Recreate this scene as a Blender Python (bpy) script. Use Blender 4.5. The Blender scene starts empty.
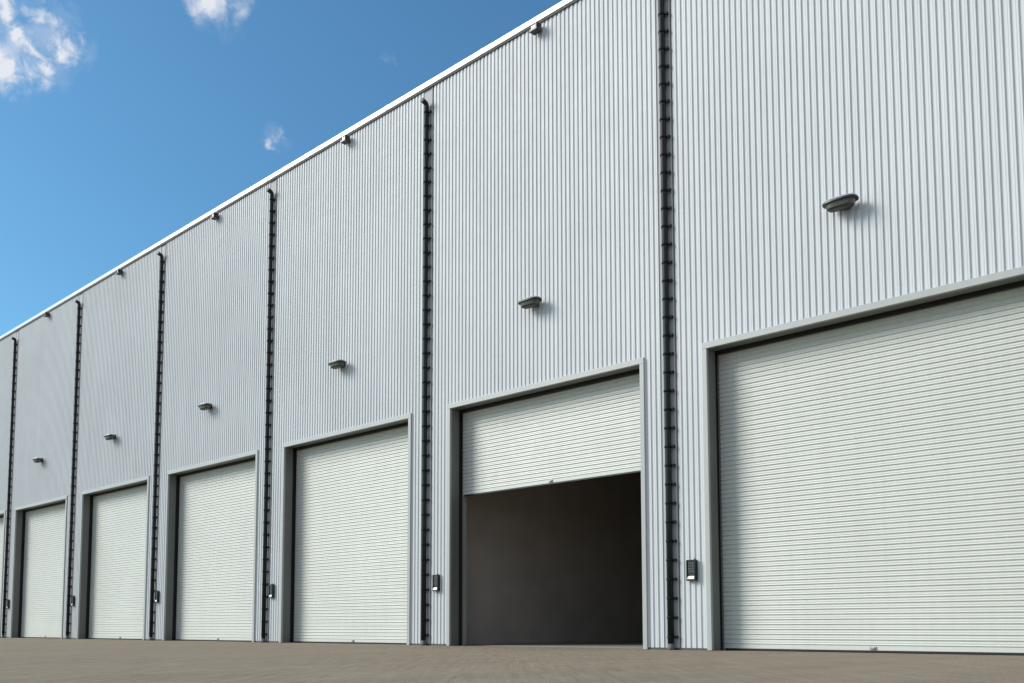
import bpy, bmesh, math, random
from mathutils import Vector, Matrix
random.seed(7)
R = math.radians
scene = bpy.context.scene
COL = scene.collection

# ------------------------------------------------------------------ numbers
BAY = 6.0          # bay length along the wall (world x)
D = 12.865         # distance of the door-frame front plane from the camera (world y)
EYE = 0.3695
ROOF = 11.78       # underside of the coping
DOOR_H = 4.735
DOOR_L, DOOR_R = -8.232, -3.536      # opening of the nearest door
SEAM = -8.835      # joint between two bays (just right of a downpipe)
CREST, VALLEY = D + 0.0295, D + 0.048 # profiled sheet
TO_SUN = Vector((-1.2, -1.0, 0.98)).normalized()

# ------------------------------------------------------------------ materials
def new_mat(name):
    m = bpy.data.materials.new(name); m.use_nodes = True
    nt = m.node_tree; b = nt.nodes['Principled BSDF']
    return m, nt, b

def N(nt, typ, **kw):
    n = nt.nodes.new(typ)
    for k, v in kw.items(): setattr(n, k, v)
    return n

def coat(name, base, rough=0.45, var=0.05, scale=(1, 1, 1), metal=0.0, streak=0.0, bump=0.0, noise_scale=1.5, spec=0.5):
    """painted / coated surface: slow tone variation, vertical run-off streaks, fine roughness variation"""
    m, nt, b = new_mat(name)
    tc = N(nt, 'ShaderNodeTexCoord'); L = nt.links.new
    mp = N(nt, 'ShaderNodeMapping'); mp.inputs['Scale'].default_value = scale
    L(tc.outputs['Object'], mp.inputs['Vector'])
    n1 = N(nt, 'ShaderNodeTexNoise'); n1.inputs['Scale'].default_value = noise_scale; n1.inputs['Detail'].default_value = 5
    L(mp.outputs['Vector'], n1.inputs['Vector'])
    mr = N(nt, 'ShaderNodeMapRange'); mr.inputs['From Min'].default_value = 0.3; mr.inputs['From Max'].default_value = 0.7
    mr.inputs['To Min'].default_value = 1 - var; mr.inputs['To Max'].default_value = 1 + var
    L(n1.outputs['Fac'], mr.inputs['Value'])
    val = mr.outputs['Result']
    if streak:
        mp2 = N(nt, 'ShaderNodeMapping'); mp2.inputs['Scale'].default_value = (9.0, 9.0, 0.22)
        L(tc.outputs['Object'], mp2.inputs['Vector'])
        n2 = N(nt, 'ShaderNodeTexNoise'); n2.inputs['Scale'].default_value = 1.0; n2.inputs['Detail'].default_value = 4
        L(mp2.outputs['Vector'], n2.inputs['Vector'])
        mr2 = N(nt, 'ShaderNodeMapRange'); mr2.inputs['From Min'].default_value = 0.42; mr2.inputs['From Max'].default_value = 0.75
        mr2.inputs['To Min'].default_value = 1.0; mr2.inputs['To Max'].default_value = 1 - streak
        L(n2.outputs['Fac'], mr2.inputs['Value'])
        mu = N(nt, 'ShaderNodeMath', operation='MULTIPLY'); L(val, mu.inputs[0]); L(mr2.outputs['Result'], mu.inputs[1]); val = mu.outputs[0]
    vm = N(nt, 'ShaderNodeVectorMath', operation='SCALE'); vm.inputs[0].default_value = base[:3]
    L(val, vm.inputs['Scale']); L(vm.outputs['Vector'], b.inputs['Base Color'])
    n3 = N(nt, 'ShaderNodeTexNoise'); n3.inputs['Scale'].default_value = 6; n3.inputs['Detail'].default_value = 3
    L(tc.outputs['Object'], n3.inputs['Vector'])
    mr3 = N(nt, 'ShaderNodeMapRange'); mr3.inputs['To Min'].default_value = rough - 0.08; mr3.inputs['To Max'].default_value = rough + 0.1
    L(n3.outputs['Fac'], mr3.inputs['Value']); L(mr3.outputs['Result'], b.inputs['Roughness'])
    b.inputs['Metallic'].default_value = metal
    b.inputs['Specular IOR Level'].default_value = spec
    if bump:
        bp = N(nt, 'ShaderNodeBump'); bp.inputs['Strength'].default_value = bump; bp.inputs['Distance'].default_value = 0.01
        L(n3.outputs['Fac'], bp.inputs['Height']); L(bp.outputs['Normal'], b.inputs['Normal'])
    return m

M_clad = coat('coated_cladding', (0.598, 0.616, 0.628), 0.55, 0.035, (0.3, 0.3, 0.3), streak=0.08, spec=0.38)
M_joint = coat('joint_flashing', (0.46, 0.465, 0.47), 0.7, 0.03, streak=0.08, spec=0.15)
M_gasket = coat('grey_gasket', (0.11, 0.112, 0.115), 0.7, 0.05)
M_cope = coat('white_coping', (0.66, 0.685, 0.72), 0.28, 0.02, streak=0.03)
M_frame = coat('door_frame_paint', (0.40, 0.41, 0.395), 0.42, 0.03, streak=0.04)
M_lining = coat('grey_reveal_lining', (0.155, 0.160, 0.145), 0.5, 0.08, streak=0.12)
M_shut = coat('pale_shutter_paint', (0.60, 0.61, 0.562), 0.42, 0.03, (0.4, 0.4, 0.4), streak=0.05)
M_rail = coat('galvanised_rail', (0.38, 0.39, 0.38), 0.45, 0.1, metal=0.3)
M_black = coat('black_rubber', (0.012, 0.012, 0.012), 0.7, 0.1)
M_pipe = coat('dark_pipe', (0.018, 0.020, 0.022), 0.55, 0.15, streak=0.2, spec=0.25)
M_clip = coat('black_clip', (0.008, 0.008, 0.008), 0.6, 0.1, spec=0.15)
M_plast = coat('black_plastic', (0.010, 0.010, 0.010), 0.35, 0.1)
M_key = coat('grey_keys', (0.075, 0.078, 0.08), 0.4, 0.3, noise_scale=40)
M_white = coat('white_plastic', (0.78, 0.79, 0.80), 0.35, 0.03)
M_alu = coat('lamp_aluminium', (0.40, 0.40, 0.40), 0.4, 0.06, metal=0.3)
M_lampdark = coat('lamp_dark_rim', (0.02, 0.02, 0.02), 0.4, 0.1)
M_diff = coat('lamp_diffuser_grey', (0.085, 0.08, 0.062), 0.3, 0.12, noise_scale=12)
M_concrete = coat('concrete', (0.30, 0.29, 0.27), 0.85, 0.12, bump=0.3)
M_plinth = coat('dark_plinth', (0.08, 0.08, 0.075), 0.8, 0.1)
M_inner = coat('dim_interior_wall', (0.40, 0.355, 0.315), 0.8, 0.08)
M_floor = coat('interior_floor', (0.26, 0.24, 0.21), 0.75, 0.12)
M_roof = coat('roof_membrane', (0.25, 0.25, 0.25), 0.8, 0.08)

def ground_material():
    m, nt, b = new_mat('block_paving'); L = nt.links.new
    tc = N(nt, 'ShaderNodeTexCoord')
    mp = N(nt, 'ShaderNodeMapping'); mp.inputs['Rotation'].default_value = (0, 0, R(0)); L(tc.outputs['Object'], mp.inputs['Vector'])
    br = N(nt, 'ShaderNodeTexBrick'); br.inputs['Scale'].default_value = 1.0
    br.inputs['Brick Width'].default_value = 0.21; br.inputs['Row Height'].default_value = 0.105
    br.inputs['Mortar Size'].default_value = 0.004; br.inputs['Mortar Smooth'].default_value = 0.3
    br.inputs['Color1'].default_value = (0.228, 0.184, 0.130, 1); br.inputs['Color2'].default_value = (0.258, 0.208, 0.149, 1)
    br.inputs['Mortar'].default_value = (0.155, 0.122, 0.084, 1)
    L(mp.outputs['Vector'], br.inputs['Vector'])
    # broad patches of dust and wear
    n1 = N(nt, 'ShaderNodeTexNoise'); n1.inputs['Scale'].default_value = 0.35; n1.inputs['Detail'].default_value = 6; n1.inputs['Roughness'].default_value = 0.6
    L(tc.outputs['Object'], n1.inputs['Vector'])
    mr = N(nt, 'ShaderNodeMapRange'); mr.inputs['From Min'].default_value = 0.3; mr.inputs['From Max'].default_value = 0.7
    mr.inputs['To Min'].default_value = 0.93; mr.inputs['To Max'].default_value = 1.07; L(n1.outputs['Fac'], mr.inputs['Value'])
    n2 = N(nt, 'ShaderNodeTexNoise'); n2.inputs['Scale'].default_value = 38; n2.inputs['Detail'].default_value = 5; n2.inputs['Roughness'].default_value = 0.7
    L(tc.outputs['Object'], n2.inputs['Vector'])
    mr2 = N(nt, 'ShaderNodeMapRange'); mr2.inputs['From Min'].default_value = 0.3; mr2.inputs['From Max'].default_value = 0.7
    mr2.inputs['To Min'].default_value = 0.88; mr2.inputs['To Max'].default_value = 1.12; L(n2.outputs['Fac'], mr2.inputs['Value'])
    # worn lanes driven in and out of the doors, running across the yard
    mps = N(nt, 'ShaderNodeMapping'); mps.inputs['Scale'].default_value = (2.2, 0.06, 1); mps.inputs['Rotation'].default_value = (0, 0, R(-8)); L(tc.outputs['Object'], mps.inputs['Vector'])
    n4 = N(nt, 'ShaderNodeTexNoise'); n4.inputs['Scale'].default_value = 1.0; n4.inputs['Detail'].default_value = 6; n4.inputs['Roughness'].default_value = 0.65
    L(mps.outputs['Vector'], n4.inputs['Vector'])
    mr4 = N(nt, 'ShaderNodeMapRange'); mr4.inputs['From Min'].default_value = 0.3; mr4.inputs['From Max'].default_value = 0.7
    mr4.inputs['To Min'].default_value = 0.92; mr4.inputs['To Max'].default_value = 1.08; L(n4.outputs['Fac'], mr4.inputs['Value'])
    m0 = N(nt, 'ShaderNodeMath', operation='MULTIPLY'); L(mr.outputs['Result'], m0.inputs[0]); L(mr4.outputs['Result'], m0.inputs[1])
    # fine scuffs left by tyres turning across the yard
    mpr = N(nt, 'ShaderNodeMapping'); mpr.inputs['Rotation'].default_value = (0, 0, R(-44)); L(tc.outputs['Object'], mpr.inputs['Vector'])
    mpq = N(nt, 'ShaderNodeMapping'); mpq.inputs['Scale'].default_value = (17, 0.75, 1); L(mpr.outputs['Vector'], mpq.inputs['Vector'])
    n5 = N(nt, 'ShaderNodeTexNoise'); n5.inputs['Scale'].default_value = 1.0; n5.inputs['Detail'].default_value = 7; n5.inputs['Roughness'].default_value = 0.75
    L(mpq.outputs['Vector'], n5.inputs['Vector'])
    mr5 = N(nt, 'ShaderNodeMapRange'); mr5.inputs['From Min'].default_value = 0.3; mr5.inputs['From Max'].default_value = 0.7
    mr5.inputs['To Min'].default_value = 0.78; mr5.inputs['To Max'].default_value = 1.22; L(n5.outputs['Fac'], mr5.inputs['Value'])
    m1 = N(nt, 'ShaderNodeMath', operation='MULTIPLY'); L(m0.outputs[0], m1.inputs[0]); L(mr5.outputs['Result'], m1.inputs[1]); m0 = m1
    mu = N(nt, 'ShaderNodeMath', operation='MULTIPLY'); L(m0.outputs[0], mu.inputs[0]); L(mr2.outputs['Result'], mu.inputs[1])
    vm = N(nt, 'ShaderNodeVectorMath', operation='SCALE'); L(br.outputs['Color'], vm.inputs[0]); L(mu.outputs[0], vm.inputs['Scale'])
    L(vm.outputs['Vector'], b.inputs['Base Color'])
    b.inputs['Roughness'].default_value = 0.9; b.inputs['Specular IOR Level'].default_value = 0.25
    ad = N(nt, 'ShaderNodeMath', operation='ADD'); 
    inv = N(nt, 'ShaderNodeMath', operation='SUBTRACT'); inv.inputs[0].default_value = 1.0; L(br.outputs['Fac'], inv.inputs[1])
    L(inv.outputs[0], ad.inputs[0]); L(n2.outputs['Fac'], ad.inputs[1])
    bp = N(nt, 'ShaderNodeBump'); bp.inputs['Strength'].default_value = 0.6; bp.inputs['Distance'].default_value = 0.006
    L(ad.outputs[0], bp.inputs['Height']); L(bp.outputs['Normal'], b.inputs['Normal'])
    return m
M_ground = ground_material()

# ------------------------------------------------------------------ mesh helpers
class MB:
    def __init__(s): s.bm = bmesh.new()
    def box(s, x0, x1, y0, y1, z0, z1, bev=0.0, mi=0):
        r = bmesh.ops.create_cube(s.bm, size=1.0)
        for v in r['verts']:
            v.co = Vector(((x0 + x1) / 2 + v.co.x * (x1 - x0), (y0 + y1) / 2 + v.co.y * (y1 - y0), (z0 + z1) / 2 + v.co.z * (z1 - z0)))
        fs = set(f for v in r['verts'] for f in v.link_faces)
        for f in fs: f.material_index = mi
        if bev:
            es = set(e for v in r['verts'] for e in v.link_edges)
            bmesh.ops.bevel(s.bm, geom=list(es), offset=bev, segments=2, affect='EDGES', profile=0.5)
        return s
    def quad(s, pts, mi=0):
        f = s.bm.faces.new([s.bm.verts.new(p) for p in pts]); f.material_index = mi
    def loft(s, rings, cap=True, smooth=False, mi=0):
        vs = [[s.bm.verts.new(p) for p in r] for r in rings]; n = len(vs[0])
        for a, b in zip(vs, vs[1:]):
            for i in range(n):
                f = s.bm.faces.new((a[i], a[(i + 1) % n], b[(i + 1) % n], b[i])); f.smooth = smooth; f.material_index = mi
        if cap:
            f = s.bm.faces.new(list(reversed(vs[0]))); f.material_index = mi
            f = s.bm.faces.new(vs[-1]); f.material_index = mi
        return s
    def tube(s, path, r, seg=16, cap=True):
        rings = []
        for i, p in enumerate(path):
            p = Vector(p); a = Vector(path[max(0, i - 1)]); b = Vector(path[min(len(path) - 1, i + 1)])
            t = (b - a).normalized(); u = t.cross(Vector((1, 0, 0))).normalized() if abs(t.x) < 0.9 else t.cross(Vector((0, 0, 1))).normalized()
            w = t.cross(u)
            rr = r[i] if isinstance(r, (list, tuple)) else r
            rings.append([p + (u * math.cos(2 * math.pi * k / seg) + w * math.sin(2 * math.pi * k / seg)) * rr for k in range(seg)])
        return s.loft(rings, cap, True)
    def build(s, name, mat, parent=None, loc=(0, 0, 0)):
        bmesh.ops.recalc_face_normals(s.bm, faces=s.bm.faces[:]) if getattr(s, 'fix', True) else None
        me = bpy.data.meshes.new(name); s.bm.to_mesh(me); s.bm.free()
        for m in (mat if isinstance(mat, list) else [mat]): me.materials.append(m)
        o = bpy.data.objects.new(name, me); COL.objects.link(o); o.location = loc
        if parent: o.parent = parent
        return o

def empty(name, label, cat, loc=(0, 0, 0), group=None):
    o = bpy.data.objects.new(name, None); COL.objects.link(o); o.location = loc
    o.empty_display_size = 0.3
    o['label'] = label; o['category'] = cat
    if group: o['group'] = group
    return o

def children(o): return [c for c in list(COL.objects) if c.parent == o]

def copy_tree(o, parent=None):
    c = o.copy(); COL.objects.link(c)
    if parent: c.parent = parent
    for ch in children(o): copy_tree(ch, c)
    return c

# ------------------------------------------------------------------ ground
g = MB(); g.quad([(-900, -900, 0), (900, -900, 0), (900, 900, 0), (-900, 900, 0)])
go = g.build('ground', M_ground); go['kind'] = 'structure'

# ------------------------------------------------------------------ the warehouse
wh = empty('warehouse', 'long pale grey warehouse of ribbed metal cladding with a row of roller doors', 'warehouse', (-20, D, 0))
def part(mb, name, mat, parent=None, label=None):
    """geometry given in world space, stored relative to the warehouse's base"""
    p = parent or wh
    o = mb.build(name, mat, p)
    if p is wh: o.location = Vector((20, -D, 0))
    if label: o['label'] = label
    return o

FIRST, LAST = -1, 7            # bay 0 holds the nearest door; -1 runs out of frame to the right
X_END = SEAM - BAY * LAST
X_START = SEAM + BAY * 2

def rib_profile(x0, x1, n):
    """points (x, y) of a trapezoidal sheet from x0 to x1 with n ribs"""
    p = (x1 - x0) / n; pts = []
    for i in range(n):
        a = x0 + i * p
        j = random.uniform(-0.0006, 0.0006)
        pts += [(a, VALLEY), (a + 0.30 * p, VALLEY), (a + 0.38 * p, CREST + j), (a + 0.53 * p, CREST + j), (a + 0.57 * p, CREST + 0.0018 + j), (a + 0.64 * p, CREST + 0.0018 + j), (a + 0.68 * p, CREST + j), (a + 0.81 * p, CREST + j), (a + 0.93 * p, VALLEY)]
    pts.append((x1, VALLEY))
    return pts

def clip_insert(pts, xs):
    for c in xs:
        for i in range(len(pts) - 1):
            (xa, ya), (xb, yb) = pts[i], pts[i + 1]
            if xa < c - 1e-6 and xb > c + 1e-6:
                pts.insert(i + 1, (c, ya + (yb - ya) * (c - xa) / (xb - xa))); break
    return pts

T = 0.085   # width of the frame's front face
BASE_Z = 0.035
door_dx = {5: -0.08}
for b in range(FIRST, LAST):
    sh = -BAY * b; dx = door_dx.get(b, 0.0)
    xl, xr = DOOR_L + sh + dx, DOOR_R + sh + dx
    s0, s1 = SEAM + sh, SEAM + BAY + sh
    cl, cr = xl - T * 0.6, xr + T * 0.6
    # ribbed sheet, from the joint on its left to the flat flashing behind the next downpipe
    x0, x1 = s0 + 0.012, s1 - 0.285
    pts = clip_insert(rib_profile(x0, x1, 56), (cl, cr))
    mb = MB(); bm = mb.bm
    prev = None
    for i in range(len(pts) - 1):
        (xa, ya), (xb, yb) = pts[i], pts[i + 1]
        inside = xa > cl - 1e-5 and xb < cr + 1e-5
        z0 = DOOR_H + 0.05 if inside else BASE_Z
        mb.quad([(xa, ya, z0), (xb, yb, z0), (xb, yb, ROOF - 0.004), (xa, ya, ROOF - 0.004)])
    bmesh.ops.remove_doubles(bm, verts=bm.verts[:], dist=1e-5)
    part(mb, 'wall_cladding', M_clad)
    # flat flashing behind the downpipe with a raised lip at the joint
    mb = MB()
    mb.box(s1 - 0.283, s1 - 0.012, VALLEY - 0.004, VALLEY + 0.004, BASE_Z, ROOF - 0.004)
    mb.box(s1 - 0.030, s1 - 0.012, VALLEY - 0.020, VALLEY - 0.0045, BASE_Z, ROOF - 0.004, 0.002)
    part(mb, 'joint_flashing', M_joint)
    mb = MB(); mb.box(s1 - 0.0115, s1 + 0.0115, VALLEY + 0.001, VALLEY + 0.0045, BASE_Z, ROOF - 0.004)
    part(mb, 'joint_gasket', M_gasket)
    # solid wall behind the sheet
    mb = MB(); y0, y1 = D + 0.053, D + 0.50; e = 0.07
    mb.box(s0, xl - e, y0, y1, 0, ROOF - 0.01); mb.box(xr + e, s1, y0, y1, 0, ROOF - 0.01)
    mb.box(xl - e, xr + e, y0, y1, DOOR_H + e, ROOF - 0.01)
    part(mb, 'backing_wall', M_plinth)
    # door frame: proud front face, three sides, then its deep reveal lining
    mb = MB()
    mb.box(xl - T, xl, D, D + 0.052, 0.004, DOOR_H + 0.0, 0.004)
    mb.box(xr, xr + T, D, D + 0.052, 0.004, DOOR_H + 0.0, 0.004)
    mb.box(xl - T, xr + T, D - 0.002, D + 0.052, DOOR_H + 0.001, DOOR_H + 0.10, 0.004)
    fr = part(mb, 'door_frame', M_frame)
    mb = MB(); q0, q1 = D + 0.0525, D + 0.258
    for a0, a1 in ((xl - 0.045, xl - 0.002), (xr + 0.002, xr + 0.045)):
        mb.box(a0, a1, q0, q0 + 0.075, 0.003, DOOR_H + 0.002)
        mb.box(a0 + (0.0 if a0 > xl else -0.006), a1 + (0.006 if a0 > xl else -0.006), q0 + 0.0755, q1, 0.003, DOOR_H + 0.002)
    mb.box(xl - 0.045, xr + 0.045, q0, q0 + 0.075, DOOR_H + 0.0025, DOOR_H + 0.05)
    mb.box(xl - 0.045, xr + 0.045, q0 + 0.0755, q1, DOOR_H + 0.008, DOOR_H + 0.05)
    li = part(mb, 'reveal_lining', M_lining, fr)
    mb = MB()
    mb.box(xl - 0.06, xl - 0.045, q1 + 0.001, D + 0.345, 0.003, DOOR_H + 0.05)
    mb.box(xr + 0.045, xr + 0.06, q1 + 0.001, D + 0.345, 0.003, DOOR_H + 0.05)
    mb.box(xl - 0.0445, xr + 0.0445, D + 0.285, D + 0.345, DOOR_H - 0.045, DOOR_H + 0.06)
    mb.box(xl - 0.069, xl - 0.0605, q1 + 0.001, D + 0.50, 0.003, DOOR_H + 0.06)
    mb.box(xr + 0.0605, xr + 0.069, q1 + 0.001, D + 0.50, 0.003, DOOR_H + 0.06)
    part(mb, 'brush_seal', M_black, fr)
    # roller curtain
    is_open = (b == 1)
    zb = 3.02 if is_open else 0.035
    zt = DOOR_H + 0.0; P = 0.0735
    yc = D + 0.362
    prof = [(yc, zb), (yc, zb + 0.062)]
    z = zb + 0.066
    prof.append((yc + 0.012, zb + 0.0625))
    prof.append((yc + 0.012, z))
    while z < zt:
        # a slat: bead proud at its foot, then gently bowed face up to the next groove
        prof += [(yc - 0.001, z + 0.006), (yc - 0.004, z + 0.013), (yc - 0.001, z + 0.0235), (yc + 0.0025, z + 0.028),
                 (yc + 0.000, z + 0.034), (yc - 0.0015, z + 0.044), (yc + 0.0005, z + 0.055), (yc + 0.013, z + 0.0595), (yc + 0.013, z + P)]
        z += P
    mb = MB(); bm = mb.bm
    ca, cb = xl - 0.003, xr + 0.003
    va = [bm.verts.new((ca, y, zz)) for y, zz in prof]; vb = [bm.verts.new((cb, y, zz)) for y, zz in prof]
    for i in range(len(prof) - 1):
        bm.faces.new((va[i], vb[i], vb[i + 1], va[i + 1]))
    lab = 'half raised roller shutter door standing open over a dark interior' if is_open else None
    dr = part(mb, 'roller_door', M_shut, None, lab)
    mb = MB(); mb.box(ca + 0.05, cb - 0.05, yc - 0.008, yc + 0.014, zb - 0.03, zb - 0.0005, 0.002)
    part(mb, 'bottom_seal', M_black if not is_open else M_plast, dr)
    # small lock latch on the bottom bar
    mb = MB(); cx = (xl + xr) / 2 + 0.03
    mb.box(cx - 0.05, cx + 0.05, yc - 0.012, yc - 0.0005, zb + 0.012, zb + 0.055, 0.003)
    mb.box(cx - 0.015, cx + 0.03, yc - 0.034, yc - 0.0125, zb + 0.02, zb + 0.042, 0.004)
    part(mb, 'latch', M_rail, dr)
    for (a0, a1) in ((xl - 0.058, xl + 0.0), (xr - 0.0, xr + 0.058)):
        mb = MB(); mb.box(a0, a1, D + 0.395, D + 0.47, 0.004, DOOR_H + 0.04, 0.003)
        part(mb, 'guide_rail', M_rail, dr)

# base strip of the wall between doors, coping, roof and the other walls
for b in range(FIRST, LAST + 1):
    sh = -BAY * b
    a = DOOR_R + sh - BAY + T + 0.003 + door_dx.get(b + 1, 0); c = DOOR_L + sh - T - 0.003 + door_dx.get(b, 0)
    if b == LAST: a = X_END; c = X_END + 0.01
    mb = MB(); mb.box(a, c, D + 0.036, D + 0.052, 0.0, BASE_Z - 0.002)
    part(mb, 'plinth', M_plinth)


mb = MB()
mb.loft([[(x, D - 0.004, ROOF + 0.0), (x, D + 0.003, ROOF + 0.115), (x, D + 0.40, ROOF + 0.15), (x, D + 0.40, ROOF + 0.0)] for x in (X_END - 0.05, X_START + 0.05)])
x = X_END + 1.5
while x < X_START:
    mb.loft([[(xx, D - 0.0065, ROOF + 0.003), (xx, D + 0.0005, ROOF + 0.1175), (xx, D + 0.395, ROOF + 0.1525), (xx, D + 0.395, ROOF + 0.003)] for xx in (x - 0.04, x + 0.04)])
    x += 3.0
part(mb, 'roof_coping', M_cope)
mb = MB(); mb.box(X_END - 0.02, X_START + 0.02, D + 0.006, D + 0.029, ROOF - 0.05, ROOF - 0.002)
part(mb, 'coping_shadow_strip', M_plinth)  # dark strip stands in for the shadow gap under the coping
mb = MB(); mb.box(X_END, X_START, D + 0.41, D + 22, ROOF - 0.28, ROOF - 0.05)
part(mb, 'roof', M_roof)
mb = MB()
mb.box(X_END, X_END + 0.2, D + 0.501, D + 22, 0, ROOF - 0.281); 
mb.box(X_START - 0.2, X_START, D + 0.501, D + 22, 0, ROOF - 0.281); 
mb.box(X_END + 0.201, X_START - 0.201, D + 21.8, D + 22, 0, ROOF - 0.281)
part(mb, 'end_wall', M_clad)
for sx in (SEAM - BAY, SEAM):
    mb = MB(); mb.box(sx - 0.1, sx + 0.1, D + 0.501, D + 16, 0.012, ROOF - 0.281)
    part(mb, 'partition_wall', M_inner)
mb = MB(); mb.box(SEAM - BAY + 0.101, SEAM - 0.101, D + 15.8, D + 16, 0.012, ROOF - 0.281)
part(mb, 'interior_wall', M_inner)
mb = MB(); mb.box(X_END + 0.21, X_START - 0.21, D + 0.502, D + 21.7, 0.001, 0.010)
part(mb, 'floor_slab', M_floor)

# ------------------------------------------------------------------ downpipes
DP = 'dark downpipes clipped to the wall between the doors'
pipe_x = [-8.968, -14.972, -20.965, -26.955, -32.985, -39.005]
dp_labels = ['dark downpipe right of the half open door', 'dark downpipe directly left of the half open door',
 'third dark downpipe from the right, two doors of wall left of the open door'.replace('two doors of wall', 'one closed door'),
 'fourth dark downpipe from the right, between two closed doors', 'fifth dark downpipe from the right, second from the left edge',
 'leftmost and farthest dark downpipe, at the left edge of the photo']
PY = D - 0.025   # pipe axis
dp = empty('downpipe', dp_labels[0], 'downpipe', (pipe_x[0], PY, 0), DP)
path = [(0, 0, 0.10), (0, 0, 3.0), (0, 0, 6.0), (0, 0, 9.0), (0, 0, 11.33), (0, -0.008, 11.362), (0, -0.028, 11.385), (0, -0.06, 11.398), (0, -0.115, 11.415)]
mb = MB(); mb.tube(path, 0.052, 20); mb.build('pipe', M_pipe, dp)
mb = MB(); mb.tube([(0, -0.105, 11.412), (0, -0.130, 11.420)], 0.055, 20); mb.build('end_cap', M_gasket, dp)
# clip: band round the pipe, stand-off leg to the wall, lug with bolt on the right
mb = MB()
mb.tube([(0, 0, -0.018), (0, 0, 0.018)], 0.059, 20)
mb.box(-0.082, 0.085, 0.02, 0.034, -0.012, 0.012, 0.002)
mb.box(-0.020, 0.020, 0.0575, 0.062, -0.012, 0.012)
mb.box(0.064, 0.112, 0.0, 0.044, -0.022, 0.022, 0.005)
mb.box(0.080, 0.098, 0.0445, 0.060, -0.009, 0.009)
clip = mb.build('pipe_clip', M_clip, dp, (0, 0, 0.207))
n = 1
while 0.207 + 0.305 * n < 11.25:
    c = clip.copy(); COL.objects.link(c); c.parent = dp; c.location = (0, 0, 0.207 + 0.305 * n); n += 1
mb = MB(); mb.tube([(0, 0, 0.0), (0, 0, 0.03), (0, 0, 0.099)], [0.062, 0.056, 0.055], 20); mb.build('pipe_shoe', M_gasket, dp)
for x, lab in zip(pipe_x[1:], dp_labels[1:]):
    o = copy_tree(dp); o.location = (x, PY, 0); o['label'] = lab

# ------------------------------------------------------------------ oval wall lamps
WL = 'oval wall lamps above the doors'
where = ['above the nearest closed door at the right', 'above the half open door', 'above the first closed door left of the open one',
         'above the second door left of the open one', 'above the third door left of the open one', 'above the fourth door left of the open one']
def stadium(a, b, y_c, z, tilt, n=28, power=2.6):
    """superellipse ring, a half-length along x, b half-depth along y; tilt lifts the outer side"""
    out = []
    for k in range(n):
        t = 2 * math.pi * k / n; ct, st = math.cos(t), math.sin(t)
        x = a * math.copysign(abs(ct) ** (2 / power), ct); y = b * math.copysign(abs(st) ** (2 / power), st)
        out.append((x, y_c + y, z + tilt * -(y)))
    return out
wl = empty('wall_lamp', '', 'wall lamp', (-5.90, D + 0.03, 6.33), WL)
yc, tl = -0.165, 0.02
mb = MB(); mb.loft([stadium(.246, .128, yc, 0.018, tl), stadium(.250, .132, yc, 0.026, tl), stadium(.235, .120, yc, 0.046, tl), stadium(.17, .08, yc, 0.06, tl)])
mb.build('housing', M_alu, wl)
mb = MB(); mb.loft([stadium(.225, .112, yc, -0.008, tl), stadium(.256, .136, yc, -0.002, tl), stadium(.256, .136, yc, 0.0175, tl), stadium(.24, .12, yc, 0.0178, tl)])
mb.build('rim', M_lampdark, wl)
mb = MB(); mb.loft([stadium(.180, .082, yc, -0.078, tl, power=3.4), stadium(.190, .090, yc, -0.066, tl, power=3.2), stadium(.212, .104, yc, -0.0085, tl)])
mb.build('diffuser', M_diff, wl)
mb = MB(); mb.loft([stadium(.150, .060, yc, -0.092, tl, power=3.0), stadium(.184, .086, yc, -0.0785, tl, power=3.4)]); mb.build('base_plate', M_lampdark, wl)
mb = MB(); mb.box(-0.075, 0.075, -0.034, 0.0, -0.06, 0.085, 0.008); mb.box(-0.05, 0.05, -0.06, -0.0345, -0.02, 0.05, 0.006)
mb.build('wall_bracket', M_lampdark, wl)
wl['label'] = 'oval wall lamp ' + where[0]
for b in range(1, 6):
    o = copy_tree(wl); o.location = (-5.90 - BAY * b - (0.03 if b > 2 else 0.0), D + 0.03, 6.33)
    o['label'] = 'oval wall lamp ' + where[b]

# ------------------------------------------------------------------ small box lights under the coping
BL = 'small box lights under the roof coping'
bl = empty('box_light', 'white box light under the coping, above the half open door', 'box light', (-11.80, D + 0.03, 11.615), BL)
mb = MB(); mb.box(-0.09, 0.06, -0.125, -0.03, -0.04, 0.055, 0.008); mb.build('housing', M_white, bl)
mb = MB(); mb.box(-0.095, 0.095, -0.175, -0.028, -0.085, -0.0405, 0.002); mb.box(0.0605, 0.095, -0.175, -0.028, -0.0400, 0.05, 0.002); mb.build('rim', M_lampdark, bl)
mb = MB(); mb.box(-0.04, 0.04, -0.0275, 0.0, -0.05, 0.03, 0.003); mb.build('wall_bracket', M_plinth, bl)
for b in range(2, 6):
    o = copy_tree(bl); o.location = (-11.79 - BAY * (b - 1), D + 0.03, 11.62); o['label'] = 'white box light under the coping, ' + where[b]

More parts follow.
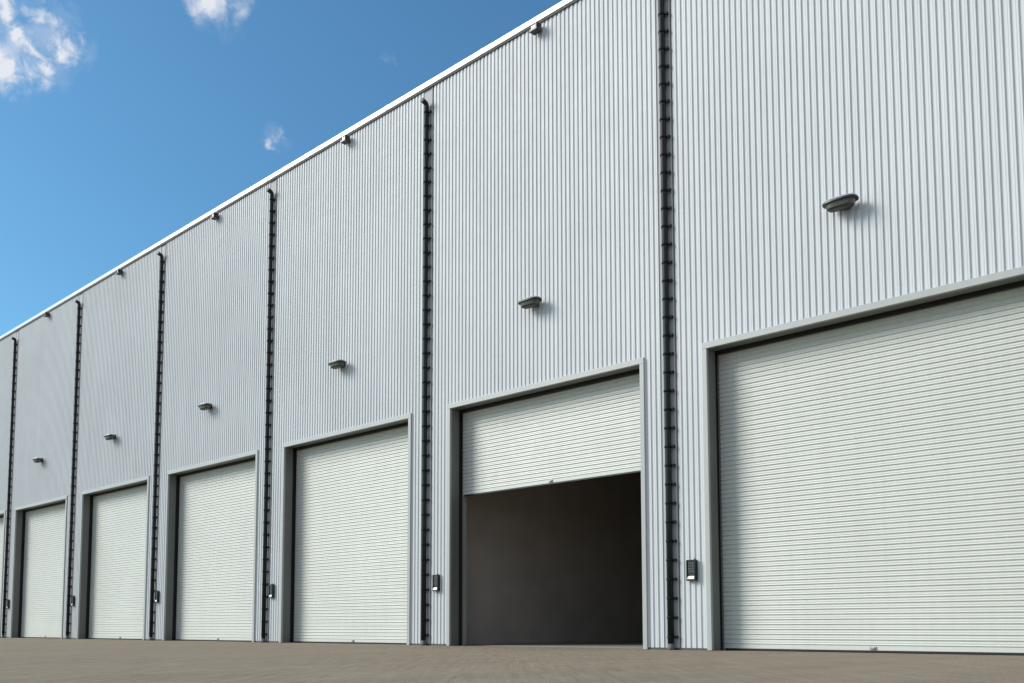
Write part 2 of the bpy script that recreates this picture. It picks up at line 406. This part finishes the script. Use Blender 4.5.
# ------------------------------------------------------------------ keypads
KP = 'black control boxes beside the doors'
kx = [-8.57, -14.62, -20.67, -26.70, -32.69, -38.70]
kwhere = ['left of the nearest door at the right', 'left of the half open door', 'at the first closed door left of the open one',
          'at the second door left of the open one', 'at the third door left of the open one', 'at the fourth door left of the open one']
kp = empty('control_box', 'black control box ' + kwhere[0], 'control box', (kx[0], D + 0.03, 1.25), KP)
mb = MB()
mb.box(-0.085, 0.085, -0.045, 0.0, -0.165, 0.165, 0.004)
mb.box(-0.085, -0.070, -0.062, -0.0455, -0.165, 0.165, 0.002); mb.box(0.068, 0.085, -0.075, -0.0455, -0.165, 0.18, 0.002)
mb.box(-0.0695, 0.0675, -0.062, -0.0455, 0.150, 0.165, 0.002); mb.box(-0.0695, 0.0675, -0.062, -0.0455, -0.165, -0.145, 0.002)
mb.build('casing', M_plast, kp)
for r_ in range(4):
    for c_ in range(3):
        mb = MB(); cx, cz = -0.040 + 0.038 * c_, 0.112 - 0.045 * r_
        mb.box(cx - 0.013, cx + 0.013, -0.053, -0.0455, cz - 0.014, cz + 0.014, 0.003); mb.build('key', M_key, kp)
mb = MB(); mb.loft([[(x, -0.0458, -0.138), (x, -0.068, -0.136), (x, -0.0458, -0.090)] for x in (-0.064, 0.064)]); mb.build('label_strip', M_rail, kp)
for b in range(1, 6):
    o = copy_tree(kp); o.location = (kx[b], D + 0.03, 1.25); o['label'] = 'black control box ' + kwhere[b]

# ------------------------------------------------------------------ camera
cam = bpy.data.cameras.new('camera'); co = bpy.data.objects.new('camera', cam); COL.objects.link(co)
F = 970.0
cam.sensor_width = 36; cam.sensor_fit = 'HORIZONTAL'; cam.lens = F / 1024 * 36
cam.shift_y = (546.83 - 341.5) / 1024; cam.clip_end = 3000; cam.clip_start = 0.05
co.matrix_world = Matrix.Translation((0, 0, EYE)) @ (Matrix.Rotation(0.77119, 4, 'Z') @ Matrix.Rotation(math.pi / 2 + 0.08239, 4, 'X') @ Matrix.Rotation(-0.00176, 4, 'Z'))
scene.camera = co

def px_dir(x, y):
    v = Vector(((x - 512) / F, (546.83 - y) / F, -1.0))
    return (co.matrix_world.to_3x3() @ v).normalized()

# ------------------------------------------------------------------ sun and sky
sun = bpy.data.lights.new('sun', 'SUN'); so = bpy.data.objects.new('sun', sun); COL.objects.link(so)
sun.energy = 3.3; sun.angle = R(26); sun.color = (1.0, 0.96, 0.90)
so.rotation_euler = TO_SUN.to_track_quat('Z', 'Y').to_euler()
so.location = TO_SUN * 60
el = math.asin(TO_SUN.z); az = math.atan2(TO_SUN.x, TO_SUN.y)

w = bpy.data.worlds.new('World'); scene.world = w; w.use_nodes = True
nt = w.node_tree; L = nt.links.new; nt.nodes.clear()
out = N(nt, 'ShaderNodeOutputWorld'); bg = N(nt, 'ShaderNodeBackground')
sky = N(nt, 'ShaderNodeTexSky'); sky.sky_type = 'NISHITA'; sky.sun_disc = False
sky.sun_elevation = el; sky.sun_rotation = az
sky.altitude = 0; sky.air_density = 1.0; sky.dust_density = 1.2; sky.ozone_density = 3.0
bg.inputs['Strength'].default_value = 0.12
tc = N(nt, 'ShaderNodeTexCoord')
# clouds: soft patches around fixed compass directions, broken up by fractal noise
patches = [((20, 40), 4.5, .16), ((60, 40), 2.6, .14), ((215, 5), 3.0, .14), ((274, 140), 1.6, .12), ((-4, 62), 1.9, .55), ((10, 74), 1.1, 0.5), ((41, 75), .85, 0.85), ((35, 63), .9, 0.6), ((27, 51), .7, 0.6), ((20, 39), .65, 0.55), ((12, 27), .65, .55), ((4, 12), 0.8, .65), ((-2, 2), .9, .5),
           ((34, 13), .5, 0.45), ((42, 11), .5, 0.4), ((52, 18), 0.5, 0.3), ((60, 28), .55, 0.3), ((63, 41), .6, 0.4), ((65, 53), .75, 0.75), ((76, 36), .45, .3), ((81, 27), 0.35, .35),
           ((205, -6), 1.4, 0.85), ((234, 2), 1.1, 0.42), ((270, 145), 0.5, 0.6), ((280, 135), 0.45, 0.3), ((389, 61), 0.8, 0.10)]
nz = N(nt, 'ShaderNodeTexNoise'); nz.inputs['Scale'].default_value = 48; nz.inputs['Detail'].default_value = 10; nz.inputs['Roughness'].default_value = 0.6; nz.inputs['Distortion'].default_value = 0.5
L(tc.outputs['Generated'], nz.inputs['Vector'])
warp = N(nt, 'ShaderNodeVectorMath', operation='SCALE'); warp.inputs['Scale'].default_value = 0.032
sub = N(nt, 'ShaderNodeVectorMath', operation='SUBTRACT'); sub.inputs[1].default_value = (0.5, 0.5, 0.5)
nw = N(nt, 'ShaderNodeTexNoise'); nw.inputs['Scale'].default_value = 55; nw.inputs['Detail'].default_value = 8; nw.inputs['Roughness'].default_value = 0.62
L(tc.outputs['Generated'], nw.inputs['Vector']); L(nw.outputs['Color'], sub.inputs[0]); L(sub.outputs[0], warp.inputs[0])
addv = N(nt, 'ShaderNodeVectorMath', operation='ADD'); L(tc.outputs['Generated'], addv.inputs[0]); L(warp.outputs[0], addv.inputs[1])
acc = None
for (p, deg, wgt) in patches:
    ds = N(nt, 'ShaderNodeVectorMath', operation='DISTANCE'); ds.inputs[1].default_value = px_dir(*p); L(addv.outputs[0], ds.inputs[0])
    mr = N(nt, 'ShaderNodeMapRange', interpolation_type='SMOOTHSTEP')
    mr.inputs['From Min'].default_value = 0.0; mr.inputs['From Max'].default_value = R(deg); mr.inputs['To Min'].default_value = wgt; mr.inputs['To Max'].default_value = 0
    L(ds.outputs['Value'], mr.inputs['Value'])
    if acc is None: acc = mr.outputs['Result']
    else:
        mx = N(nt, 'ShaderNodeMath', operation='ADD'); L(acc, mx.inputs[0]); L(mr.outputs['Result'], mx.inputs[1]); acc = mx.outputs[0]
mu = N(nt, 'ShaderNodeMath', operation='MULTIPLY'); L(acc, mu.inputs[0])
mn = N(nt, 'ShaderNodeMapRange'); mn.inputs['From Min'].default_value = 0.36; mn.inputs['From Max'].default_value = 0.58; mn.inputs['To Min'].default_value = 0.3; mn.inputs['To Max'].default_value = 1.35
L(nz.outputs['Fac'], mn.inputs['Value']); L(mn.outputs['Result'], mu.inputs[1])
cl = N(nt, 'ShaderNodeMapRange'); cl.inputs['From Min'].default_value = 0.06; cl.inputs['From Max'].default_value = 0.95; cl.inputs['To Max'].default_value = 0.9
L(mu.outputs[0], cl.inputs['Value'])
# unseen cloud added behind the camera to brighten and neutralise the ambient light
sx = N(nt, 'ShaderNodeSeparateXYZ'); L(tc.outputs['Generated'], sx.inputs[0])
mb_ = N(nt, 'ShaderNodeMapRange', interpolation_type='SMOOTHSTEP'); mb_.inputs['From Min'].default_value = 0.25; mb_.inputs['From Max'].default_value = -0.15
L(sx.outputs['Y'], mb_.inputs['Value'])
nb = N(nt, 'ShaderNodeTexNoise'); nb.inputs['Scale'].default_value = 3.2; nb.inputs['Detail'].default_value = 8; nb.inputs['Roughness'].default_value = 0.55
L(tc.outputs['Generated'], nb.inputs['Vector'])
mc = N(nt, 'ShaderNodeMapRange', interpolation_type='SMOOTHSTEP'); mc.inputs['From Min'].default_value = 0.44; mc.inputs['From Max'].default_value = 0.60
L(nb.outputs['Fac'], mc.inputs['Value'])
mm = N(nt, 'ShaderNodeMath', operation='MULTIPLY'); L(mb_.outputs['Result'], mm.inputs[0]); L(mc.outputs['Result'], mm.inputs[1])
mz = N(nt, 'ShaderNodeMath', operation='MAXIMUM'); L(cl.outputs['Result'], mz.inputs[0]); L(mm.outputs[0], mz.inputs[1])
hs = N(nt, 'ShaderNodeMix', data_type='RGBA', blend_type='MULTIPLY'); hs.inputs['Factor'].default_value = 1.0
L(sky.outputs['Color'], hs.inputs['A']); hs.inputs['B'].default_value = (0.59, 1.0, 1.10, 1)
mix = N(nt, 'ShaderNodeMix', data_type='RGBA'); L(mz.outputs[0], mix.inputs['Factor'])
L(hs.outputs['Result'], mix.inputs['A']); mix.inputs['B'].default_value = (6.1, 6.2, 6.5, 1)
L(mix.outputs['Result'], bg.inputs['Color']); L(bg.outputs['Background'], out.inputs['Surface'])

scene.view_settings.view_transform = 'Standard'; scene.view_settings.look = 'None'
scene.view_settings.exposure = 0.22; scene.view_settings.gamma = 1
scene.cycles.max_bounces = 8
